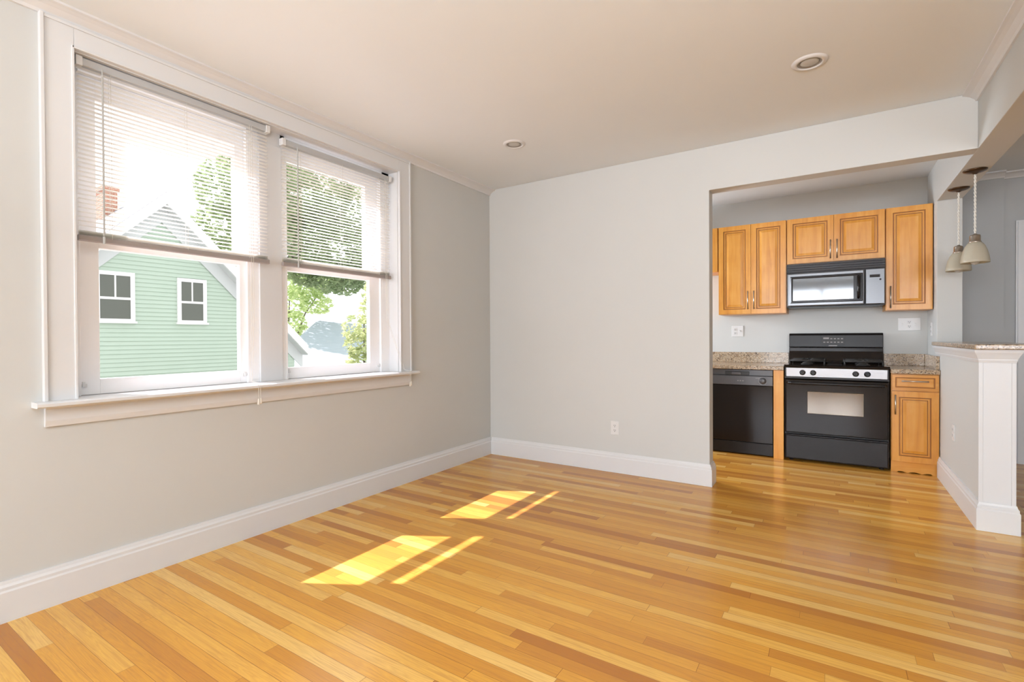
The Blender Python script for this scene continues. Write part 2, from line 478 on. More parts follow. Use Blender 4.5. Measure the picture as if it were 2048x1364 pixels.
# crown mouldings
def crown(name, segs, label):
    mb = MB()
    pr = [(0, 0), (0, -.052), (.012, -.052), (.018, -.040), (.040, -.022), (.058, -.014), (.072, -.010), (.072, 0)]
    for ax, wp, d, a0, a1, top in segs:
        mb.prism([(wp + d * q[0], top + q[1]) for q in pr], ax, a0, a1)
    return structure(mb, name, M_TRIM, label, 'crown moulding')
crown('trim_1', [('y', W, 1, YR, B, HC)], 'white crown moulding above the windows')
crown('trim_2', [('y', XB0, -1, YR, B, HC)], 'white crown moulding along the beam')
crown('trim_3', [('x', RB - .06, -1, XB1, 1.29, HC), ('x', RB, -1, 1.29, RX, HC)], 'crown moulding high in the next room')

# window casing, stool, apron
CF = W + .02
cs = MB()
def casing_v(y0, y1, z0, z1, inner):
    cs.box(W, CF, y0, y1, z0, z1)
    e = .014
    if inner > 0: cs.box(CF, CF + .008, y0, y0 + e, z0, z1)
    else: cs.box(CF, CF + .008, y1 - e, y1, z0, z1)
casing_v(.690, OY0, .885, HC - .05, 1); casing_v(OY1, 2.888, .885, HC - .05, -1)
cs.box(W, CF, OY0, OY1, OZ1, HC - .05)
cs.box(CF, CF + .006, .704, 2.874, 2.528, 2.540)
cs.box(CF - .004, CF + .006, OY0 - .008, OY1 + .008, OZ1, OZ1 + .010)
cs.box(CF - .004, CF + .006, OY0 - .010, OY0, .885, OZ1 + .010); cs.box(CF - .004, CF + .006, OY1, OY1 + .010, .885, OZ1 + .010)
structure(cs, 'trim_4', M_TRIM, 'wide white casing around the double window', 'window casing', bevel=.002)
st = MB(); st.prism([(-3.06, .862), (W, .862), (-2.765, .862), (-2.757, .868), (-2.757, .880), (-2.765, .886), (-3.06, .886)], 'y', OY0, OY1)
st.prism([(W, .862), (-2.765, .862), (-2.757, .868), (-2.757, .880), (-2.765, .886), (W, .886)], 'y', .655, OY0)
st.prism([(W, .862), (-2.765, .862), (-2.757, .868), (-2.757, .880), (-2.765, .886), (W, .886)], 'y', OY1, 2.920)
structure(st, 'trim_5', M_TRIM, 'white window stool shelf with a rounded edge', 'window stool')
ap = MB(); ap.prism([(W, .775), (CF - .006, .775), (CF - .002, .790), (CF, .800), (CF, .850), (CF + .012, .862), (W, .862)], 'y', .695, 2.880)
structure(ap, 'trim_6', M_TRIM, 'white apron board below the window stool', 'window apron')

# the two double-hung windows
def dh_window(name, y0, y1, gy0, gy1, label, jamb_r):
    """opening y0..y1, lower glass opening gy0..gy1"""
    root = thing(name, (W - .12, (y0 + y1) / 2, .886), label, 'window'); root['kind'] = 'structure'
    fr = MB()
    fr.box(-3.06, -2.935, y0, y0 + .03, .886, OZ1); fr.box(-3.06, -2.935, y1 - jamb_r, y1, .886, OZ1)
    fr.box(-3.06, -2.935, y0, y1, OZ1 - .03, OZ1)
    fr.box(-2.955, -2.935, y0 + .03, y0 + .045, .886, OZ1 - .03); fr.box(-2.955, -2.935, y1 - jamb_r - .015, y1 - jamb_r, .886, OZ1 - .03)
    fr.box(-3.08, -2.994, y0 + .03, y1 - jamb_r, .886, .902)
    fr.build('window_frame', M_SASH, root, bevel=.002)
    a, b2 = y0 + .031, y1 - jamb_r - .001
    def sash(nm, xf, xb, s0, s1, z0, zg0, zg1, z1):
        m = MB()
        m.box(xb, xf, a, s0, z0, z1); m.box(xb, xf, s1, b2, z0, z1)
        m.box(xb, xf, s0, s1, z0, zg0); m.box(xb, xf, s0, s1, zg1, z1)
        o = m.build(nm, M_SASH, root, bevel=.0015)
        xm = xb + .022
        MB().box(xm - .002, xm + .002, s0 + .001, s1 - .001, zg0 + .001, zg1 - .001).build('pane', M_PANE, o)
        return o
    lo = sash('lower_sash', -2.956, -2.992, gy0, gy1, .8875, .960, 1.588, 1.636)
    sash('upper_sash', -2.9935, -3.035, gy0 + .004, gy1 - .004, 1.592, 1.640, 2.312, OZ1 - .032)
    for k in (.08, .92):
        yy = gy0 + (gy1 - gy0) * k
        yl = a + .025 if k < .5 else b2 - .025
        lk = MB(); lk.box(-2.956, -2.948, yl - .014, yl + .014, .925, .940); lk.box(-2.948, -2.941, yl - .005, yl + .005, .928, .950)
        lk.build('tilt_latch', M_PLASTIC, lo)
    return root
dh_window('window_1', OY0, 1.705, .927, 1.600, 'left white double-hung window looking onto the green house', .055)
dh_window('window_2', 1.850, OY1, 1.905, 2.585, 'right white double-hung window looking onto trees and a roof', .075)
mu = MB(); mu.box(-3.06, -2.93, 1.705, 1.850, .886, OZ1); mu.box(-2.93, -2.922, 1.705, 1.850, .886, OZ1 - .09)
structure(mu, 'trim_7', M_TRIM, 'white mullion post between the two windows', 'window mullion', bevel=.002)
# reveals of the deep opening
rv = MB(); rv.box(-3.06, W, OY0, OY0 + .004, .886, OZ1); rv.box(-3.06, W, OY1 - .004, OY1, .886, OZ1); rv.box(-3.06, W, OY0, OY1, OZ1 - .004, OZ1)
structure(rv, 'trim_8', M_TRIM, 'white reveal lining the window opening', 'window reveal')

# windows out of view (behind the camera); next room and kitchen ones added for light
def plain_window(name, label, axis, a0, a1, z0, z1, pos, nbars):
    root = thing(name, ((a0 + a1) / 2, pos, z0) if axis == 'x' else (pos, (a0 + a1) / 2, z0), label, 'window'); root['kind'] = 'structure'
    m = MB(); t = .06
    def bx(p0, p1, q0, q1):
        if axis == 'x': m.box(p0, p1, pos - .03, pos + .03, q0, q1)
        else: m.box(pos - .03, pos + .03, p0, p1, q0, q1)
    bx(a0, a0 + t, z0, z1); bx(a1 - t, a1, z0, z1); bx(a0 + t, a1 - t, z0, z0 + t); bx(a0 + t, a1 - t, z1 - t, z1)
    for k in range(1, nbars):
        c = a0 + (a1 - a0) * k / nbars; bx(c - .035, c + .035, z0 + t, z1 - t)
    zm = (z0 + z1) / 2
    for k in range(nbars):
        p0 = a0 + (a1 - a0) * k / nbars + .06; p1 = a0 + (a1 - a0) * (k + 1) / nbars - .06
        bx(p0, p1, zm - .02, zm + .02)
    m.build('window_frame', M_TRIM, root)
    p = MB()
    if axis == 'x': p.box(a0 + t, a1 - t, pos - .034, pos - .032, z0 + t, z1 - t)
    else: p.box(pos - .034, pos - .032, a0 + t, a1 - t, z0 + t, z1 - t)
    p.build('pane', M_PANE, root)
plain_window('window_3', 'triple window behind the camera', 'x', -1.95, .65, RZ0, RZ1, YR - .05, 3)
plain_window('window_4', 'added unseen rear window lighting the next room', 'x', 1.65, 3.15, .8, 2.2, YR - .05, 2)
plain_window('window_5', 'added small kitchen window, unseen behind the far wall', 'y', KY0, KY1, KZ0, KZ1, -2.97, 1)

# bar post end, cap moulding
pt = MB(); pt.box(XB0 - .004, .884, 3.943, 3.956, .16, 1.0)
pt.box(XB0 - .008, XB0 + .012, 3.938, 3.944, .16, 1.0); pt.box(.868, .888, 3.938, 3.944, .16, 1.0)
structure(pt, 'trim_9', M_TRIM, 'white panel facing the end post of the bar', 'trim', bevel=.002)
cp = MB()
def ring_mould(prof, x0, x1, y0, y1):
    # moulding round the left, front and right side of the bar wall: prof = (outset, z)
    n = len(prof); b0 = len(cp.v)
    for o, z in prof:
        cp.v += [(x0 - o, y1, z), (x0 - o, y0 - o, z), (x1 + o, y0 - o, z), (x1 + o, y1, z)]
    for i in range(n - 1):
        for k in range(3):
            cp.face([b0 + 4 * i + k, b0 + 4 * i + k + 1, b0 + 4 * i + 4 + k + 1, b0 + 4 * i + 4 + k])
ring_mould([(0, .985), (.006, .985), (.010, 1.0), (.010, 1.006), (.020, 1.03), (.028, 1.046), (.030, 1.062), (0, 1.062)], XB0 - .001, .882, 3.943, 5.377)
structure(cp, 'trim_10', M_TRIM, 'white cap moulding under the granite bar top', 'trim')

# door casing in the next room
dr = thing('door_1', (1.75, RB, 0), 'white door casing at the right edge in the next room', 'door'); dr['kind'] = 'structure'
d = MB()
for x0, x1, z0, z1 in ((1.375, 1.475, 0, 2.16), (2.30, 2.40, 0, 2.16), (1.475, 2.30, 2.06, 2.16)):
    d.box(x0, x1, RB - .02, RB, z0, z1); d.box(x0 + .012, x1 - .03, RB - .028, RB - .02, z0, z1 - .012)
d.build('door_casing', M_TRIM, dr)
d = MB(); d.panel(1.475, 2.30, .01, 2.06, RB - .012, .011, [(0, 0), (.11, 0), (.13, .006), (.2, .002)], [0] * 4)
dl = d.build('door_leaf', M_TRIM, dr)
MB().lathe([(.012, 0), (.012, -.03), (.028, -.035), (.030, -.05), (.018, -.062), (.002, -.064)], (2.22, RB - .012, .95), 20, 'y').build('door_knob', M_NICKEL, dl, smooth=True)

# ------------------------------------------------------------------ blinds
def blind(y0, y1, ztop, zbot, xc, label, cord_y, wand_y, cord_end):
    root = thing('venetian_blind', (xc, (y0 + y1) / 2, zbot), label, 'blind', 'blinds in the double window')
    hr = MB(); hr.prism([(xc - .016, ztop - .036), (xc + .013, ztop - .036), (xc + .016, ztop - .033), (xc + .016, ztop - .003), (xc + .013, ztop), (xc - .016, ztop)], 'y', y0 + .004, y1 - .004)
    hr.build('headrail', M_HEADRAIL, root)
    for a, b2 in ((y0 - .002, y0 + .022), (y1 - .022, y1 + .002)):
        MB().box(xc - .018, xc + .021, a, b2, ztop - .040, ztop + .003).build('mounting_bracket', M_PLASTIC, root, bevel=.002)
    sl = MB(); pitchz = .0204
    zt, zb = ztop - .046, zbot + .052
    n = int((zt - zb) / pitchz)
    def slat(z, tilt):
        b0 = len(sl.v); half = .0125
        for yy in (y0 + .006, y1 - .006):
            for k in range(5):
                u = -1 + k * .5
                sl.v.append((xc + u * half * cos(tilt), yy, z + .0016 * (1 - u * u) + u * half * sin(tilt)))
        for k in range(4): sl.face([b0 + k, b0 + k + 1, b0 + 5 + k + 1, b0 + 5 + k])
    for i in range(n + 1): slat(zt - i * pitchz, radians(4))
    for i in range(8): slat(zbot + .029 + i * .0026, 0)
    o = sl.build('slats', M_SLAT, root, smooth=True)
    br = MB(); br.prism([(xc - .0125, zbot + .004), (xc - .008, zbot), (xc + .008, zbot), (xc + .0125, zbot + .004), (xc + .0125, zbot + .022), (xc + .008, zbot + .027), (xc - .008, zbot + .027), (xc - .0125, zbot + .022)], 'y', y0 + .004, y1 - .004)
    br.build('bottom_rail', M_RAIL, root)
    for t in (.14, .5, .86):
        yy = y0 + (y1 - y0) * t
        ld = MB()
        for xx in (xc - .0135, xc + .0135): ld.tube([(xx, yy, ztop - .036), (xx, yy, zbot + .02)], .0008, 5)
        ld.build('ladder_cord', M_CORD, root)
    wd = MB(); wd.tube([(xc + .024, wand_y, ztop - .030), (xc + .026, wand_y, ztop - .06)], .003, 8)
    wd.tube([(xc + .026, wand_y, ztop - .055), (xc + .027, wand_y, zbot + .030)], .0042, 6)
    wd.lathe([(.0045, 0), (.0055, .006), (.0055, .03), (.0042, .034)], (xc + .027, wand_y, zbot - .006), 8)
    wd.build('tilt_wand', M_WAND, root)
    pc = MB()
    for dy in (0, .012):
        pc.tube([(xc + .017, cord_y + dy, ztop - .034), (xc + .021, cord_y + dy, ztop - .08), (xc + .026, cord_y + dy, 1.3),
                 (-2.80, cord_end - .02 + dy, .905), (-2.752, cord_end + dy, .888), (-2.7485, cord_end + dy, .862), (-2.7485, cord_end + dy, .805)], .0011, 5)
    pco = pc.build('pull_cord', M_CORD, root)
    MB().lathe([(.002, .034), (.005, .030), (.0075, .004), (.006, 0)], (-2.7485, cord_end, .772), 10).build('tassel', M_CORD, pco, smooth=True)
    MB().lathe([(.002, .034), (.005, .030), (.0075, .004), (.006, 0)], (-2.7485, cord_end + .012, .776), 10).build('tassel', M_CORD, pco, smooth=True)
    return root
blind(.822, 1.735, 2.430, 1.600, -2.872, 'wider white mini blind half lowered over the left window, facing the green house', 1.612, .914, 1.590)
blind(1.828, 2.735, 2.396, 1.604, -2.888, 'white mini blind half lowered over the right window, facing the trees', 2.665, 1.925, 2.800)

# ------------------------------------------------------------------ recessed ceiling lights
def recessed(loc, label):
    root = thing('recessed_light', loc, label, 'ceiling light', 'recessed ceiling lights')
    x, y, z = loc
    t = MB(); t.lathe([(.056, -.001), (.058, -.010), (.066, -.012), (.080, -.008), (.086, -.001)], loc, 40)
    t2 = MB()
    # ring only
    prof = [(.0575, -.0005), (.058, -.009), (.066, -.011), (.079, -.007), (.085, -.0005)]
    t2.lathe(prof, loc, 40, cap=False); t2.build('trim_ring', M_TRIM, root, smooth=True)
    bf = MB(); bf.lathe([(.0577, -.006), (.056, -.004), (.050, -.0025), (.046, -.0015)], loc, 40, cap=False); bf.build('baffle', M_BAFFLE, root, smooth=True)
    lp = MB(); lp.lathe([(.046, -.0015), (.040, -.006), (.026, -.010), (.010, -.0115), (.001, -.012)], loc, 32); lp.build('lamp_face', M_LAMPFACE, root, smooth=True)
    return root
M_BAFFLE = mat('grey_baffle', (.30, .285, .26), .4)
M_LAMPFACE = mat('unlit_lamp_glass', (.50, .50, .47), .25)
ra = recessed((-.098, 3.065, HC), 'recessed ceiling light nearer the kitchen doorway, larger of the pair in view')
copy_thing(ra, (-1.995, 3.137, HC), 'recessed ceiling light near the far left corner, beside the windows')

# ------------------------------------------------------------------ pendant lamps
def pendant(loc, label):
    root = thing('pendant_lamp', loc, label, 'lamp', 'pendant lamps over the bar')
    x, y, z = loc   # ceiling point under the beam
    MB().lathe([(.064, 0), (.064, -.004), (.058, -.011), (.040, -.018), (.018, -.022), (.008, -.030), (.001, -.031)], loc, 36).build('canopy', M_BRONZE, root, smooth=True)
    cd = MB(); n = 90
    for ph in (0, pi):
        cd.tube([(x + .0035 * cos(ph + i * .55), y + .0035 * sin(ph + i * .55), z - .028 - i * (.40 / n)) for i in range(n + 1)], .0036, 6)
    cd.build('twisted_cord', M_CORD, root, smooth=True)
    MB().lathe([(.006, 0), (.010, -.006), (.026, -.012), (.029, -.020), (.029, -.052), (.034, -.056), (.034, -.062), (.022, -.066)], (x, y, z - .428), 28).build('socket_cap', M_NICKEL, root, smooth=True)
    sh = MB(); prof = [(.030, -.488), (.040, -.496), (.052, -.515), (.063, -.545), (.071, -.580), (.0755, -.612), (.0755, -.626), (.0735, -.628), (.0730, -.612), (.0685, -.580), (.0605, -.545), (.0495, -.517), (.036, -.500)]
    sh.lathe(prof, (x, y, z), 40, cap=False); sh.build('glass_shade', M_SHADE, root, smooth=True)
    MB().lathe([(.013, -.49), (.013, -.53), (.018, -.545), (.028, -.58), (.030, -.60), (.024, -.625), (.012, -.637), (.002, -.640)], (x, y, z), 24).build('bulb', M_BULB, root, smooth=True)
    return root
pa = pendant((.815, 4.52, HD), 'pendant lamp with frosted bell shade nearer the viewer, lower right of the pair')
copy_thing(pa, (.812, 5.02, HD), 'pendant lamp with frosted bell shade hanging closer to the kitchen wall stub')

# ------------------------------------------------------------------ outlets and switches
def plate(name, c, axis, wd, ht, kinds, label, cat, group=None, d=-1, vert=True):
    """kinds: list of 'o' (outlet) or 's' (switch) left to right"""
    root = thing(name, c, label, cat, group)
    def bx(m, a0, a1, t0, t1, z0, z1):
        if axis == 'x': m.box(c[0] + a0, c[0] + a1, *sorted((c[1] + d * t0, c[1] + d * t1)), c[2] + z0, c[2] + z1)
        else: m.box(*sorted((c[0] + d * t0, c[0] + d * t1)), c[1] + a0, c[1] + a1, c[2] + z0, c[2] + z1)
    p = MB(); bx(p, -wd / 2, wd / 2, 0, .006, -ht / 2, ht / 2); p.build('cover_plate', M_PLASTIC, root, bevel=.002)
    n = len(kinds)
    for i, k in enumerate(kinds):
        u = (i - (n - 1) / 2) * .046
        if k == 'o':
            for dz in (-.02, .02):
                s = MB(); bx(s, u - .0165, u + .0165, .006, .0085, dz - .014, dz + .014); so = s.build('socket', M_PLASTIC, root, bevel=.004)
                q = MB()
                for du in (-.006, .006): bx(q, u + du - .0014, u + du + .0014, .0085, .0090, dz - .003, dz + .008)
                bx(q, u - .003, u + .003, .0085, .0090, dz - .011, dz - .006)
                q.build('slot', M_DARKSLOT, so)
        else:
            s = MB(); bx(s, u - .008, u + .008, .006, .008, -.016, .016); bx(s, u - .004, u + .004, .008, .017, 0, .010)
            s.build('toggle', M_PLASTIC, root, bevel=.001)
    return root
plate('wall_outlet', (-1.545, B, .375), 'x', .072, .116, ['o'], 'white wall outlet low on the far wall above the baseboard', 'outlet')
plate('wall_outlet', (XB0, 4.686, .45), 'y', .072, .116, ['o'], 'white wall outlet on the side of the bar wall', 'outlet')
plate('wall_outlet', (-.86, KB, 1.20), 'x', .116, .116, ['o', 's'], 'double outlet plate on the kitchen wall left of the stove', 'outlet')
plate('switch_plate', (.604, KB, 1.25), 'x', .165, .116, ['s', 'o', 's'], 'wide white switch plate on the kitchen wall right of the stove', 'switch')
plate('switch_plate', (XB0, 5.62, 1.20), 'y', .072, .116, ['o'], 'narrow white plate seen edge-on beside the right upper cabinet', 'outlet')

# ------------------------------------------------------------------ kitchen cabinets
RAISED = [(0, 0), (.046, 0), (.050, .006), (.055, .006), (.058, .003), (.066, .003), (.069, .0075), (.073, .0075), (.095, .0015)]
RMATS = [0, 0, 1, 1, 0, 0, 1, 1, 0, 0]
def bar_handle(parent, p0, p1, out=.028):
    """bar pull between two points on a front facing -Y"""
    p0, p1 = Vector(p0), Vector(p1); dv = (p1 - p0).normalized(); o = Vector((0, -out, 0)); m = MB()
    m.tube([p0 + o - dv * .012, p1 + o + dv * .012], .0055, 10)
    for p in (p0, p1): m.tube([p, p + o], .0045, 8)
    m.build('handle', M_NICKEL, parent, smooth=True)
def door(parent, x0, x1, z0, z1, yf, name='door', rings=RAISED):
    return MB().panel(x0, x1, z0, z1, yf, .02, rings, RMATS).build(name, [M_MAPLE, M_GLAZE], parent)

UF = 5.52
def upper(x0, x1, z0, z1, label, doors, handles):
    root = thing('upper_cabinet', ((x0 + x1) / 2, KB, z0), label, 'cabinet', 'maple upper cabinets')
    b2 = MB(); b2.box(x0, x1, UF + .0205, KB - .003, z0, z1); b2.build('cabinet_box', M_MAPLE, root, bevel=.001)
    for (a, c), hx in zip(doors, handles):
        dd = door(root, a, c, z0 + .004, z1 - .004, UF)
        if hx is not None: bar_handle(dd, (hx[0], UF, hx[1]), (hx[0], UF, hx[2]))
    return root
upper(-.995, -.372, 1.370, 2.280, 'tall maple upper cabinet with two doors left of the microwave', [(-.991, -.687), (-.683, -.376)], [(-.712, 1.43, 1.59), (-.657, 1.43, 1.59)])
upper(-.368, .401, 1.840, 2.280, 'short two-door maple upper cabinet over the microwave', [(-.364, .014), (.018, .397)], [(-.010, 1.88, 2.03), (.042, 1.88, 2.03)])
upper(.405, .730, 1.370, 2.280, 'narrow single-door maple upper cabinet beside the wall stub', [(.409, .726)], [(.438, 1.40, 1.57)])
upper(-1.76, -1.0, 1.820, 2.280, 'short maple upper cabinet at far left, mostly hidden by the doorway', [(-1.756, -1.382), (-1.378, -1.004)], [None, None])

CFY = 5.222
# filler panel
tag(MB().box(-.457, -.374, 5.212, KB - .001, 0, .828).build('end_panel', M_MAPLE, loc=(-.415, 5.5, 0), bevel=.001), 'narrow maple end panel between dishwasher and stove', 'panel')
# base cabinet right of the stove
bc = thing('base_cabinet', (.577, KB, 0), 'honey maple base cabinet with drawer, right of the stove', 'cabinet')
m = MB(); m.box(.420, .7325, CFY + .021, KB - .001, .088, .828); m.build('cabinet_box', M_MAPLE, bc, bevel=.001)
dw_ = MB().panel(.426, .727, .690, .820, CFY, .02, [(0, 0), (.022, 0), (.026, .005), (.030, .005), (.034, .001)], [0, 0, 1, 1, 0, 0]).build('drawer', [M_MAPLE_H, M_GLAZE], bc)
bar_handle(dw_, (.500, CFY, .768), (.650, CFY, .768))
dd = door(bc, .426, .727, .096, .680, CFY)
bar_handle(dd, (.447, CFY, .50), (.447, CFY, .64))
tk = MB(); pr = [(.420, .0885), (.732, .0885), (.732, .0)]
nn = 24
for i in range(nn + 1):
    t = i / nn; xx = (.732 - .015 - t * (.312 - .03)); hh = .0 + .011 * max(0, sin(pi * (t * 3 % 1))) * (1 if .1 < t < .9 else 0)
    pr.append((xx, hh))
pr.append((.420, 0))
tk.prism([(a, b2) for a, b2 in pr], 'y', CFY + .020, CFY + .036)
# prism along y expects (x,z)
tk.build('toe_board', M_MAPLE_H, bc)

# cabinet left of the dishwasher (hidden by the far wall from here)
bc2 = thing('base_cabinet', (-1.42, KB, 0), 'maple base cabinet behind the far wall, left of the dishwasher', 'cabinet')
m = MB(); m.box(-1.76, -1.075, CFY + .021, KB - .001, .088, .828); m.box(-1.76, -1.075, CFY + .06, KB - .01, 0, .088); m.build('cabinet_box', M_MAPLE, bc2, bevel=.001)
for a, c in ((-1.756, -1.42), (-1.416, -1.079)): door(bc2, a, c, .096, .820, CFY)

# granite counters
def counter(x0, x1, label, side):
    root = thing('countertop', ((x0 + x1) / 2, 5.5, .829), label, 'countertop', 'granite countertops')
    MB().box(x0, x1, 5.196, KB - .001, .829, .866).build('slab', M_GRANITE, root, bevel=.005)
    b2 = MB(); b2.box(x0, x1 - (.022 if side else 0), KB - .023, KB - .001, .8665, .975)
    b2.build('backsplash', M_GRANITE, root, bevel=.002)
    if side: MB().box(x1 - .021, x1, 5.24, KB - .001, .8665, .975).build('side_splash', M_GRANITE, root, bevel=.002)
    return root
counter(-1.76, -.372, 'speckled granite countertop with backsplash above the dishwasher', False)
counter(.414, .733, 'small speckled granite countertop with splash right of the stove', True)
bt = MB(); bt.box(.700, 1.06, 3.885, 5.372, 1.063, 1.093)
tag(bt.build('bar_top', M_GRANITE, loc=(.87, 4.6, 1.063), bevel=.006), 'speckled granite breakfast bar top on the half wall', 'countertop')

# ------------------------------------------------------------------ dishwasher
dwr = thing('dishwasher', (-.765, 5.5, 0), 'black dishwasher under the granite counter, left of the stove', 'dishwasher')
MB().box(-1.066, -.464, CFY + .04, KB - .002, .02, .826).build('tub', M_BLACKSOFT, dwr)
MB().box(-1.066, -.464, CFY + .012, CFY + .039, .128, .672).build('door', M_BLACK, dwr, bevel=.004)
c = MB(); c.box(-1.066, -.464, CFY + .002, CFY + .039, .676, .765); c.box(-1.066, -.464, CFY + .014, CFY + .039, .767, .824)
co = c.build('control_panel', M_DKGREY, dwr, bevel=.003)
MB().box(-.88, -.665, CFY + .004, CFY + .016, .772, .806).build('latch_recess', M_DARKSLOT, co, bevel=.003)
MB().box(-.82, -.735, CFY - .004, CFY + .012, .776, .800).build('latch_handle', M_DKGREY, co, bevel=.004)
k = MB(); k.lathe([(.030, 0), (.030, -.004), (.022, -.006), (.020, -.022), (.016, -.024), (.001, -.024)], (-.548, CFY + .002, .722), 28, 'y'); k.build('dial', M_DKGREY, co, smooth=True)
r_ = MB()
for i in range(40):
    a0, a1 = -.9 * pi + i * (1.75 * pi / 40), -.9 * pi + (i + 1) * (1.75 * pi / 40)
    r_.tube([(-.548 + .036 * sin(a0), CFY + .001, .722 + .036 * cos(a0)), (-.548 + .036 * sin(a1), CFY + .001, .722 + .036 * cos(a1))], .0016, 5)
r_.box(-.61, -.575, CFY + .0005, CFY + .0025, .742, .747)
r_.build('dial_marking', M_GREYMARK, co)
b3 = MB()
for i in range(3): b3.box(-.77 + i * .022, -.758 + i * .022, CFY - .001, CFY + .003, .712, .722)
b3.build('indicator_buttons', M_GREYMARK, co)
MB().box(-1.066, -.464, CFY + .016, CFY + .039, .012, .122).build('toe_panel', M_BLACKSOFT, dwr, bevel=.003)

# ------------------------------------------------------------------ gas range
SX0, SX1 = -.366, .408
sv = thing('gas_stove', ((SX0 + SX1) / 2, 5.5, 0), 'black freestanding gas stove with steel knob strip', 'stove')
bd = MB(); bd.box(SX0, SX1, 5.225, KB - .03, .02, .862)
for xx in (SX0 + .05, SX1 - .05):
    for yy in (5.28, 5.78): bd.lathe([(.018, 0), (.018, .025)], (xx, yy, 0), 12)
bd.build('oven_body', M_BLACKSOFT, sv, bevel=.003)
ct = MB(); ct.prism([(5.190, .858), (5.186, .866), (5.190, .878), (5.205, .884), (5.24, .880), (5.72, .880), (5.76, .888), (KB - .03, .888), (KB - .03, .8625), (5.21, .8625)], 'x', SX0 - .003, SX1 + .003)
cto = ct.build('cooktop', M_BLACK, sv)
# burners and grates
for bx_ in (-.19, .232):
    for by_ in (5.34, 5.60):
        q = MB(); q.lathe([(.05, 0), (.052, .006), (.044, .012), (.034, .013), (.034, .020), (.030, .024), (.002, .025)], (bx_, by_, .881), 24); q.build('burner', M_IRON, cto, smooth=True)
for cx in (-.19, .232):
    q = MB(); r = .006; hw, y0, y1, z = .135, 5.235, 5.705, .922
    P = [(cx - hw, y0, z), (cx + hw, y0, z), (cx + hw, y1, z), (cx - hw, y1, z), (cx - hw, y0, z)]
    for i in range(4): q.tube([P[i], P[i + 1]], r, 8)
    for i in range(4): q.tube([P[i], (P[i][0], P[i][1], .882)], r, 8)
    q.tube([(cx - hw, 5.47, z), (cx + hw, 5.47, z)], r, 8)
    for by_ in (5.34, 5.60):
        for a in range(4):
            dx, dy = [(1, 0), (0, 1), (-1, 0), (0, -1)][a]
            e = hw if dx else .105
            q.tube([(cx + dx * .025, by_ + dy * .025, z + .006), (cx + dx * .05, by_ + dy * .05, z + .004), (cx + dx * e, by_ + dy * e, z)], r * .9, 8)
    q.build('grate', M_IRON, cto, smooth=True)
MB().box(-.035, .077, 5.25, 5.69, .8815, .8885).build('centre_cover', M_BLACKSOFT, cto, bevel=.003)
# knob strip
ks = MB(); ks.prism([(5.200, .776), (5.190, .857), (5.224, .857), (5.224, .776)], 'x', SX0 + .014, SX1 - .014)
kso = ks.build('knob_strip', M_STEEL, sv, bevel=.002)
for kx in (-.222, -.140, .174, .256):
    q = MB(); q.lathe([(.024, 0), (.024, -.004), (.019, -.006), (.017, -.026), (.013, -.029), (.001, -.029)], (kx, 5.196, .815), 24, 'y')
    q.box(kx - .0045, kx + .0045, 5.161, 5.170, .798, .832); q.build('knob', M_BLACKSOFT, kso, smooth=False, bevel=.001)
MB().box(SX0, SX1, 5.196, 5.224, .758, .7755).build('vent_strip', M_BLACKSOFT, sv, bevel=.003)
# oven door
od = MB().panel(SX0 + .004, SX1 - .004, .262, .756, 5.190, .034, [(.006, .004), (.012, 0)], [0, 0, 0]).build('oven_door', M_BLACK, sv)
ow = MB()
ow.panel(-.186, .232, .448, .648, 5.1886, .0016, [(.003, 0)], [0, 0]).build('oven_window', M_OVENGLASS, od)
hh = MB(); hp = []
for t in [i / 20 for i in range(21)]:
    hp.append((SX0 + .045 + t * (SX1 - SX0 - .09), 5.150 - .006 * sin(pi * t), .722))
hh.tube(hp, .0125, 12)
for xx in (SX0 + .03, SX1 - .03): hh.tube([(xx, 5.192, .722), (xx + (.012 if xx < 0 else -.012), 5.158, .722), (xx + (.035 if xx < 0 else -.035), 5.150, .722)], .014, 10)
hh.build('door_handle', M_BLACKSOFT, od, smooth=True)
sd_ = MB(); sd_.panel(SX0 + .004, SX1 - .004, .024, .246, 5.193, .031, [(.006, .004), (.012, 0)], [0, 0, 0])
sd_.prism([(5.193, .238), (5.181, .243), (5.181, .249), (5.196, .252), (5.21, .252), (5.21, .238)], 'x', SX0 + .01, SX1 - .01)
sd_.build('storage_drawer', M_BLACKSOFT, sv)
# backguard
bgp = MB(); bgp.prism([(5.775, 1.030), (5.768, 1.036), (5.778, 1.150), (5.790, 1.168), (5.806, 1.172), (KB - .032, 1.172), (KB - .032, 1.030)], 'x', SX0 + .002, SX1 - .002)
bgo = bgp.build('control_console', M_BLACKSOFT, sv, bevel=.006)
rs = MB(); rs.prism([(5.742, .8885), (5.752, .905), (5.775, .995), (5.778, 1.029), (KB - .032, 1.029), (KB - .032, .8885)], 'x', SX0 + .002, SX1 - .002)
rs.build('backguard_riser', M_BLACK, sv, bevel=.004)
dp = MB(); dp.prism([(5.767, 1.062), (5.775, 1.148), (5.790, 1.148), (5.790, 1.062)], 'x', -.085, .105)
dpo = dp.build('display_panel', M_DARKSLOT, bgo)
for i in range(6):
    for j in range(2):
        if i < 2 and j == 1: continue
        x0 = -.070 + i * .029; z0 = 1.078 + j * .034; yy = 5.767 + (z0 - 1.062) * .093
        MB().box(x0, x0 + .018, yy - .002, yy + .003, z0, z0 + .010).build('button', M_GREYMARK, dpo)
MB().box(-.07, -.022, 5.7705, 5.776, 1.113, 1.130).build('clock_display', M_GREYMARK, dpo)
MB().box(-.025, .045, 5.766, 5.772, 1.045, 1.054).build('badge', M_GREYMARK, bgo)

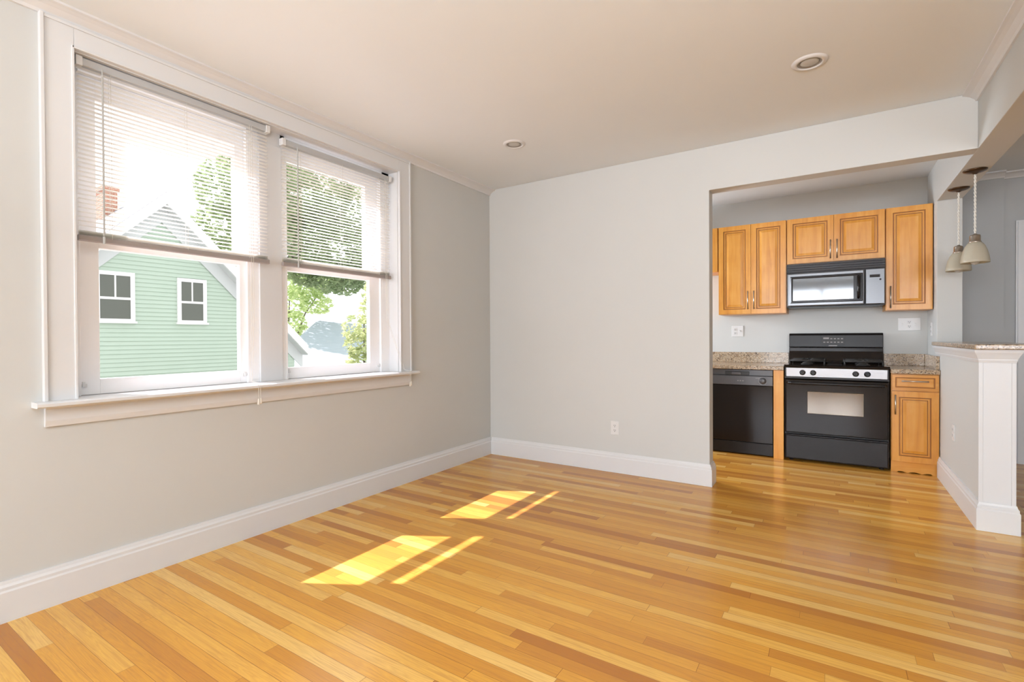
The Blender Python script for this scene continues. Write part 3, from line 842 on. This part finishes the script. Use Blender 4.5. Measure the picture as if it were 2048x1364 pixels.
# ------------------------------------------------------------------ microwave
mw = thing('microwave', (.017, 5.65, 1.42), 'black over-the-range microwave above the stove', 'microwave')
MX0, MX1, MZ0, MZ1, MY = -.366, .399, 1.420, 1.836, 5.455
MB().box(MX0, MX1, MY + .035, KB - .002, MZ0, MZ1).build('housing', M_BLACKSOFT, mw, bevel=.003)
vg = MB()
for i in range(4):
    z = 1.750 + i * .0215
    vg.prism([(MY + .004, z), (MY - .004, z + .006), (MY + .004, z + .017), (MY + .035, z + .017), (MY + .035, z)], 'x', MX0 + .002, MX1 - .002)
vg.build('vent_grille', M_MWBODY, mw)
mdr = MB(); mdr.panel(MX0 + .001, .250, MZ0 + .006, 1.745, MY, .034, [(.004, .003), (.012, 0)], [0, 0, 0])
mdo = mdr.build('microwave_door', M_MWBODY, mw)
mwf = MB(); mwf.panel(-.335, .236, 1.458, 1.712, MY - .003, .003, [(.008, -.004), (.014, -.004), (.020, .0)], [0, 0, 0, 0])
mwf.build('window_surround', M_BLACK, mdo)
MB().panel(-.314, .168, 1.480, 1.690, MY - .0045, .001, [(.002, 0)], [0, 0]).build('door_window', M_MWGLASS, mdo)
hn = MB(); hn.tube([(.203, MY - .005, 1.488), (.203, MY - .024, 1.505), (.203, MY - .028, 1.585), (.203, MY - .024, 1.665), (.203, MY - .005, 1.682)], .011, 10)
hn.build('door_handle', M_BLACK, mdo, smooth=True)
cpn = MB(); cpn.panel(.252, MX1 - .001, MZ0 + .006, 1.745, MY, .034, [(.004, .002), (.008, 0)], [0, 0, 0])
cpo = cpn.build('control_panel', M_MWBODY, mw)
for j in range(5):
    for i in range(3):
        MB().box(.285 + i * .028, .305 + i * .028, MY - .001, MY + .001, 1.475 + j * .028, 1.492 + j * .028).build('key', M_MWBODY, cpo)
MB().box(.285, .36, MY - .001, MY + .001, 1.665, 1.69).build('clock_display', M_BLACK, cpo)
MB().lathe([(.008, 0), (.008, -.003), (.001, -.003)], (.362, MY, 1.645), 16, 'y').build('round_badge', M_BLACK, cpo)
ml = MB(); ml.box(MX0 + .03, MX1 - .03, MY + .01, KB - .05, MZ0 - .006, MZ0)
ml.build('underside_filter', M_BLACKSOFT, mw)

# ------------------------------------------------------------------ outside
GZ = -3.0
tag(MB().box(-45, WO - .05, -25, 45, GZ - .2, GZ).build('ground', M_GROUND), 'pale grey driveway below the windows outside', 'ground', kind='structure')  # unseen ground made grey so it bounces no green onto the blinds

HX = -15.0
hs = thing('neighbor_house', (HX - 4, 6.05, GZ), 'mint green clapboard house with a steep gable outside the left window', 'house')
EY0, EY1, EZ, PY, PZ = 2.2, 9.9, .80, 6.05, 4.62
# clapboards: one mesh, each course tilted; clipped to the gable outline
sg = MB(); pitchc = .108; z = GZ
slope = (PZ - EZ) / (PY - EY0)
while z < PZ - .02:
    z1 = min(z + pitchc, PZ)
    def span(zz):
        if zz <= EZ: return EY0, EY1
        dy = (PZ - zz) / slope; return PY - dy, PY + (EY1 - PY) * (PZ - zz) / (PZ - EZ)
    a0, b0 = span(z); a1, b1 = span(z1)
    sg.add([(HX + .024, a0, z), (HX + .024, b0, z), (HX, b1, z1), (HX, a1, z1), (HX - .02, a0, z), (HX - .02, b0, z)],
           [(0, 1, 2, 3), (4, 5, 1, 0)])
    z += pitchc
sg.box(HX - 8, HX - .02, EY0, EY1, GZ, EZ)
sg.build('siding', M_SIDING, hs)
# roof slopes with overhang at the gable
rf = MB(); th = .22; OV = .34
def roofside(ye, ze):
    dirv = Vector((0, ye - PY, ze - 5.02)); nrm = Vector((0, -dirv.z, dirv.y)).normalized()
    if nrm.z < 0: nrm = -nrm
    a = Vector((0, PY, 5.02)); b2 = a + dirv
    lo = -nrm * th
    vs = []
    for X_ in (HX + OV, HX - 8.2):
        for p in (a, b2, b2 + lo, Vector((0, PY, 5.02 - th * 1.35))): vs.append((X_, p.y, p.z))
    rf.add(vs, [(0, 1, 2, 3), (7, 6, 5, 4), (0, 4, 5, 1), (1, 5, 6, 2), (2, 6, 7, 3)])
roofside(10.17, .94); roofside(1.93, .94)
rfo = rf.build('roof', M_ROOF, hs)
def rake(X0, X1, drop, wid, m, name):
    mbk = MB()
    for sgn in (1, -1):
        top = 5.02 - drop
        k = (5.02 - .94) / (10.17 - PY)
        ye = PY + sgn * 4.13
        vs = []
        for X_ in (X0, X1):
            vs += [(X_, PY, top), (X_, ye, top - k * 4.13), (X_, ye, top - wid - k * 4.13), (X_, PY, top - wid)]
        mbk.add(vs, [(0, 1, 2, 3), (7, 6, 5, 4), (0, 4, 5, 1), (2, 6, 7, 3), (1, 5, 6, 2)])
    mbk.build(name, m, hs)
rake(HX + OV, HX + OV + .03, .02, .30, M_EXTTRIM, 'rake_board')
rake(HX + .02, HX + OV - .002, .31, .03, M_SOFFIT, 'soffit')
rake(HX + .026, HX + .05, .335, .44, M_SOFFIT, 'frieze_board')
chm = MB(); chm.box(-18.35, -17.75, 5.70, 6.03, 4.2, 5.50); chm.box(-18.40, -17.70, 5.66, 6.07, 5.50, 5.62)
chm.build('chimney', M_BRICK, hs)
def house_window(y0, y1, z0, z1):
    fr = MB(); t = .095
    x1 = HX + .055
    fr.box(HX, x1, y0 - t, y0, z0 - .06, z1 + t); fr.box(HX, x1, y1, y1 + t, z0 - .06, z1 + t)
    fr.box(HX, x1, y0, y1, z1, z1 + t); fr.box(HX, x1 + .04, y0 - t - .03, y1 + t + .03, z0 - .11, z0 - .06); fr.box(HX, x1, y0, y1, z0 - .06, z0)
    zm = (z0 + z1) / 2 - .03
    fr.box(HX, x1 - .008, y0, y1, zm - .03, zm + .03); ym = (y0 + y1) / 2
    fr.box(HX, x1 - .012, ym - .018, ym + .018, zm + .03, z1)
    o = fr.build('house_window', M_EXTTRIM, hs)
    MB().box(HX + .033, HX + .039, y0, y1, z0, z1).build('pane', M_EXTGLASS, o)
house_window(4.70, 5.33, 1.66, 2.74); house_window(6.50, 7.06, 1.66, 2.72)

# blue-grey roof of the house further back
h2 = thing('distant_house', (-20, 15.5, GZ), 'low house with a blue-grey roof outside the right window', 'house')
q = MB()
A = [(-26, 19.18, 2.60), (-26, 25.5, 2.66), (-13.0, 18.0, -1.31), (-14.3, 10.4, -.99), (-18.2, 10.98, .18)]
lo = [(a[0], a[1], a[2] - .2) for a in A]
q.add(A + lo, [(0, 1, 2, 3, 4), (9, 8, 7, 6, 5)] + [(i, 5 + i, 5 + (i + 1) % 5, (i + 1) % 5) for i in range(5)])
q.build('roof', M_ROOF2, h2)
Bw = [(-25.6, 19.4), (-25.6, 25), (-13.6, 17.8), (-14.7, 11.2), (-18.2, 11.6)]
q = MB(); q.add([(x, y, GZ) for x, y in Bw] + [(x, y, 2.36 - .3 * (x + 26) + .0095 * (y - 19.18)) for x, y in Bw],
                [(i, (i + 1) % 5, 5 + (i + 1) % 5, 5 + i) for i in range(5)])
q.build('wall', M_EXTTRIM, h2)

# trees
def leaf_cloud(rng, blobs, n, size, mbx):
    tot = sum(b[3] ** 2 for b in blobs)
    for (cx, cy, cz, r, sq) in blobs:
        k = int(n * r * r / tot)
        for _ in range(k):
            while True:
                d = Vector((rng.uniform(-1, 1), rng.uniform(-1, 1), rng.uniform(-1, 1)))
                if .05 < d.length < 1: break
            d = d.normalized() * (d.length ** .45)
            p = Vector((cx + d.x * r, cy + d.y * r, cz + d.z * r * sq))
            ax = Vector((rng.uniform(-1, 1), rng.uniform(-1, 1), rng.uniform(-.7, .4))).normalized()
            s = size * rng.uniform(.6, 1.3)
            sd2 = ax.cross(Vector((rng.uniform(-1, 1), rng.uniform(-1, 1), rng.uniform(.2, 1)))).normalized()
            nn2 = ax.cross(sd2) * (s * .12)
            b0 = len(mbx.v)
            for q2 in (p - ax * s, p + sd2 * s * .5 + nn2, p + ax * s, p - sd2 * s * .5 + nn2): mbx.v.append(tuple(q2))
            mbx.face((b0, b0 + 1, b0 + 2)); mbx.face((b0, b0 + 2, b0 + 3))
def tree(name, base, label, blobs, n, size, m, trunk_r, seed, limbs, cat='tree', group=None):
    rng = random.Random(seed)
    root = thing(name, base, label, cat, group)
    tr = MB()
    for path, r1 in limbs:
        L = len(path); tr.tube(path, [trunk_r * r1 * (1 - .75 * i / (L - 1)) for i in range(L)], 8)
    tr.build('trunk', M_BARK, root, smooth=True)
    lf = MB(); leaf_cloud(rng, blobs, n, size, lf)
    org = Vector(base); me = bpy.data.meshes.new('foliage')
    me.from_pydata([tuple(Vector(v) - org) for v in lf.v], [], lf.f); me.materials.append(m)
    o = bpy.data.objects.new('foliage', me); COL.objects.link(o); o.parent = root
# big maple behind the green house
bl = [(-25, 13.0, 8.6, 1.5, 1), (-25, 12.6, 6.6, 1.3, .8), (-25, 13.6, 5.2, 1.4, .8), (-25.5, 15.6, 9.0, 2.6, .9), (-25, 17.5, 9.6, 2.4, .9), (-25, 16.2, 6.4, 2.2, .9), (-24.5, 18.3, 6.6, 2.2, .9),
      (-24.5, 19.8, 8.6, 2.0, .9), (-24.5, 18.5, 4.75, 1.35, .75), (-24.3, 20.3, 5.0, 1.1, .8), (-24.3, 21.4, 5.7, 1.1, .8), (-24.5, 19.6, 4.5, 1.0, .8), (-24.5, 20.9, 5.8, 1.2, .9), (-25, 17.4, 4.8, 1.0, .7)]
tree('maple_tree', (-25, 14.9, GZ), 'tall mid-green tree rising behind the green house', bl, 15000, .17, M_LEAF_DARK, .26, 5,
     [([(-25, 14.9, GZ), (-25, 14.9, 0), (-25, 15.1, 3.2), (-25, 16, 7)], 1), ([(-25, 14.95, 2.5), (-25, 14.4, 4.8), (-25, 13.4, 7)], .5), ([(-25, 15.5, 5), (-24.8, 17.6, 6.6), (-24.6, 20, 7.4)], .5)])
# lighter small tree beyond the blue-grey roof
bl = [(-31, 20.70, 5.07, 1.37, .9), (-31, 20.23, 3.62, 1.18, 1), (-31, 21.70, 4.88, 1.28, .8), (-31, 22.98, 5.43, 1.28, .7), (-31, 20.42, 2.15, 0.92, 1), (-31, 22.25, 3.62, 1.10, .7), (-31, 21.15, 1.33, 0.82, .8)]
tree('birch_tree', (-31, 20.07, GZ), 'pale light green tree beyond the left end of the blue-grey roof', bl, 2600, .18, M_LEAF_LIGHT, .12, 9,
     [([(-31, 20.07, GZ), (-31, 20.07, -1.87), (-31, 20.52, 0.88), (-31, 21.33, 2.88), (-31, 22.43, 4.33)], 1), ([(-31, 20.23, 0.15), (-31, 20.07, 2.33), (-31, 20.23, 4.88)], .7)])
# tall yellow-green shrub close to the right pane
bl = [(-9, 7.50, 1.35, .33, 1), (-9, 7.62, 1.0, .36, 1), (-9, 7.70, .6, .38, 1), (-9, 7.66, .2, .4, 1), (-9, 7.8, -.4, .6, 1), (-9, 7.8, -1.2, .8, 1), (-9, 7.8, -2.0, .9, 1), (-9, 7.83, 1.75, .22, 1.4), (-9, 7.90, 2.2, .2, 1.5)]
tree('tall_shrub', (-9, 7.75, GZ), 'yellow-green leafy shrub at the right side of the right pane', bl, 5200, .07, M_LEAF_YEL, .05, 14,
     [([(-9, 7.75, GZ), (-9, 7.75, -1), (-9, 7.7, .5), (-9, 7.7, 1.5)], 1)], cat='shrub')

for o in bpy.data.objects:
    if '_o' in o: del o['_o']
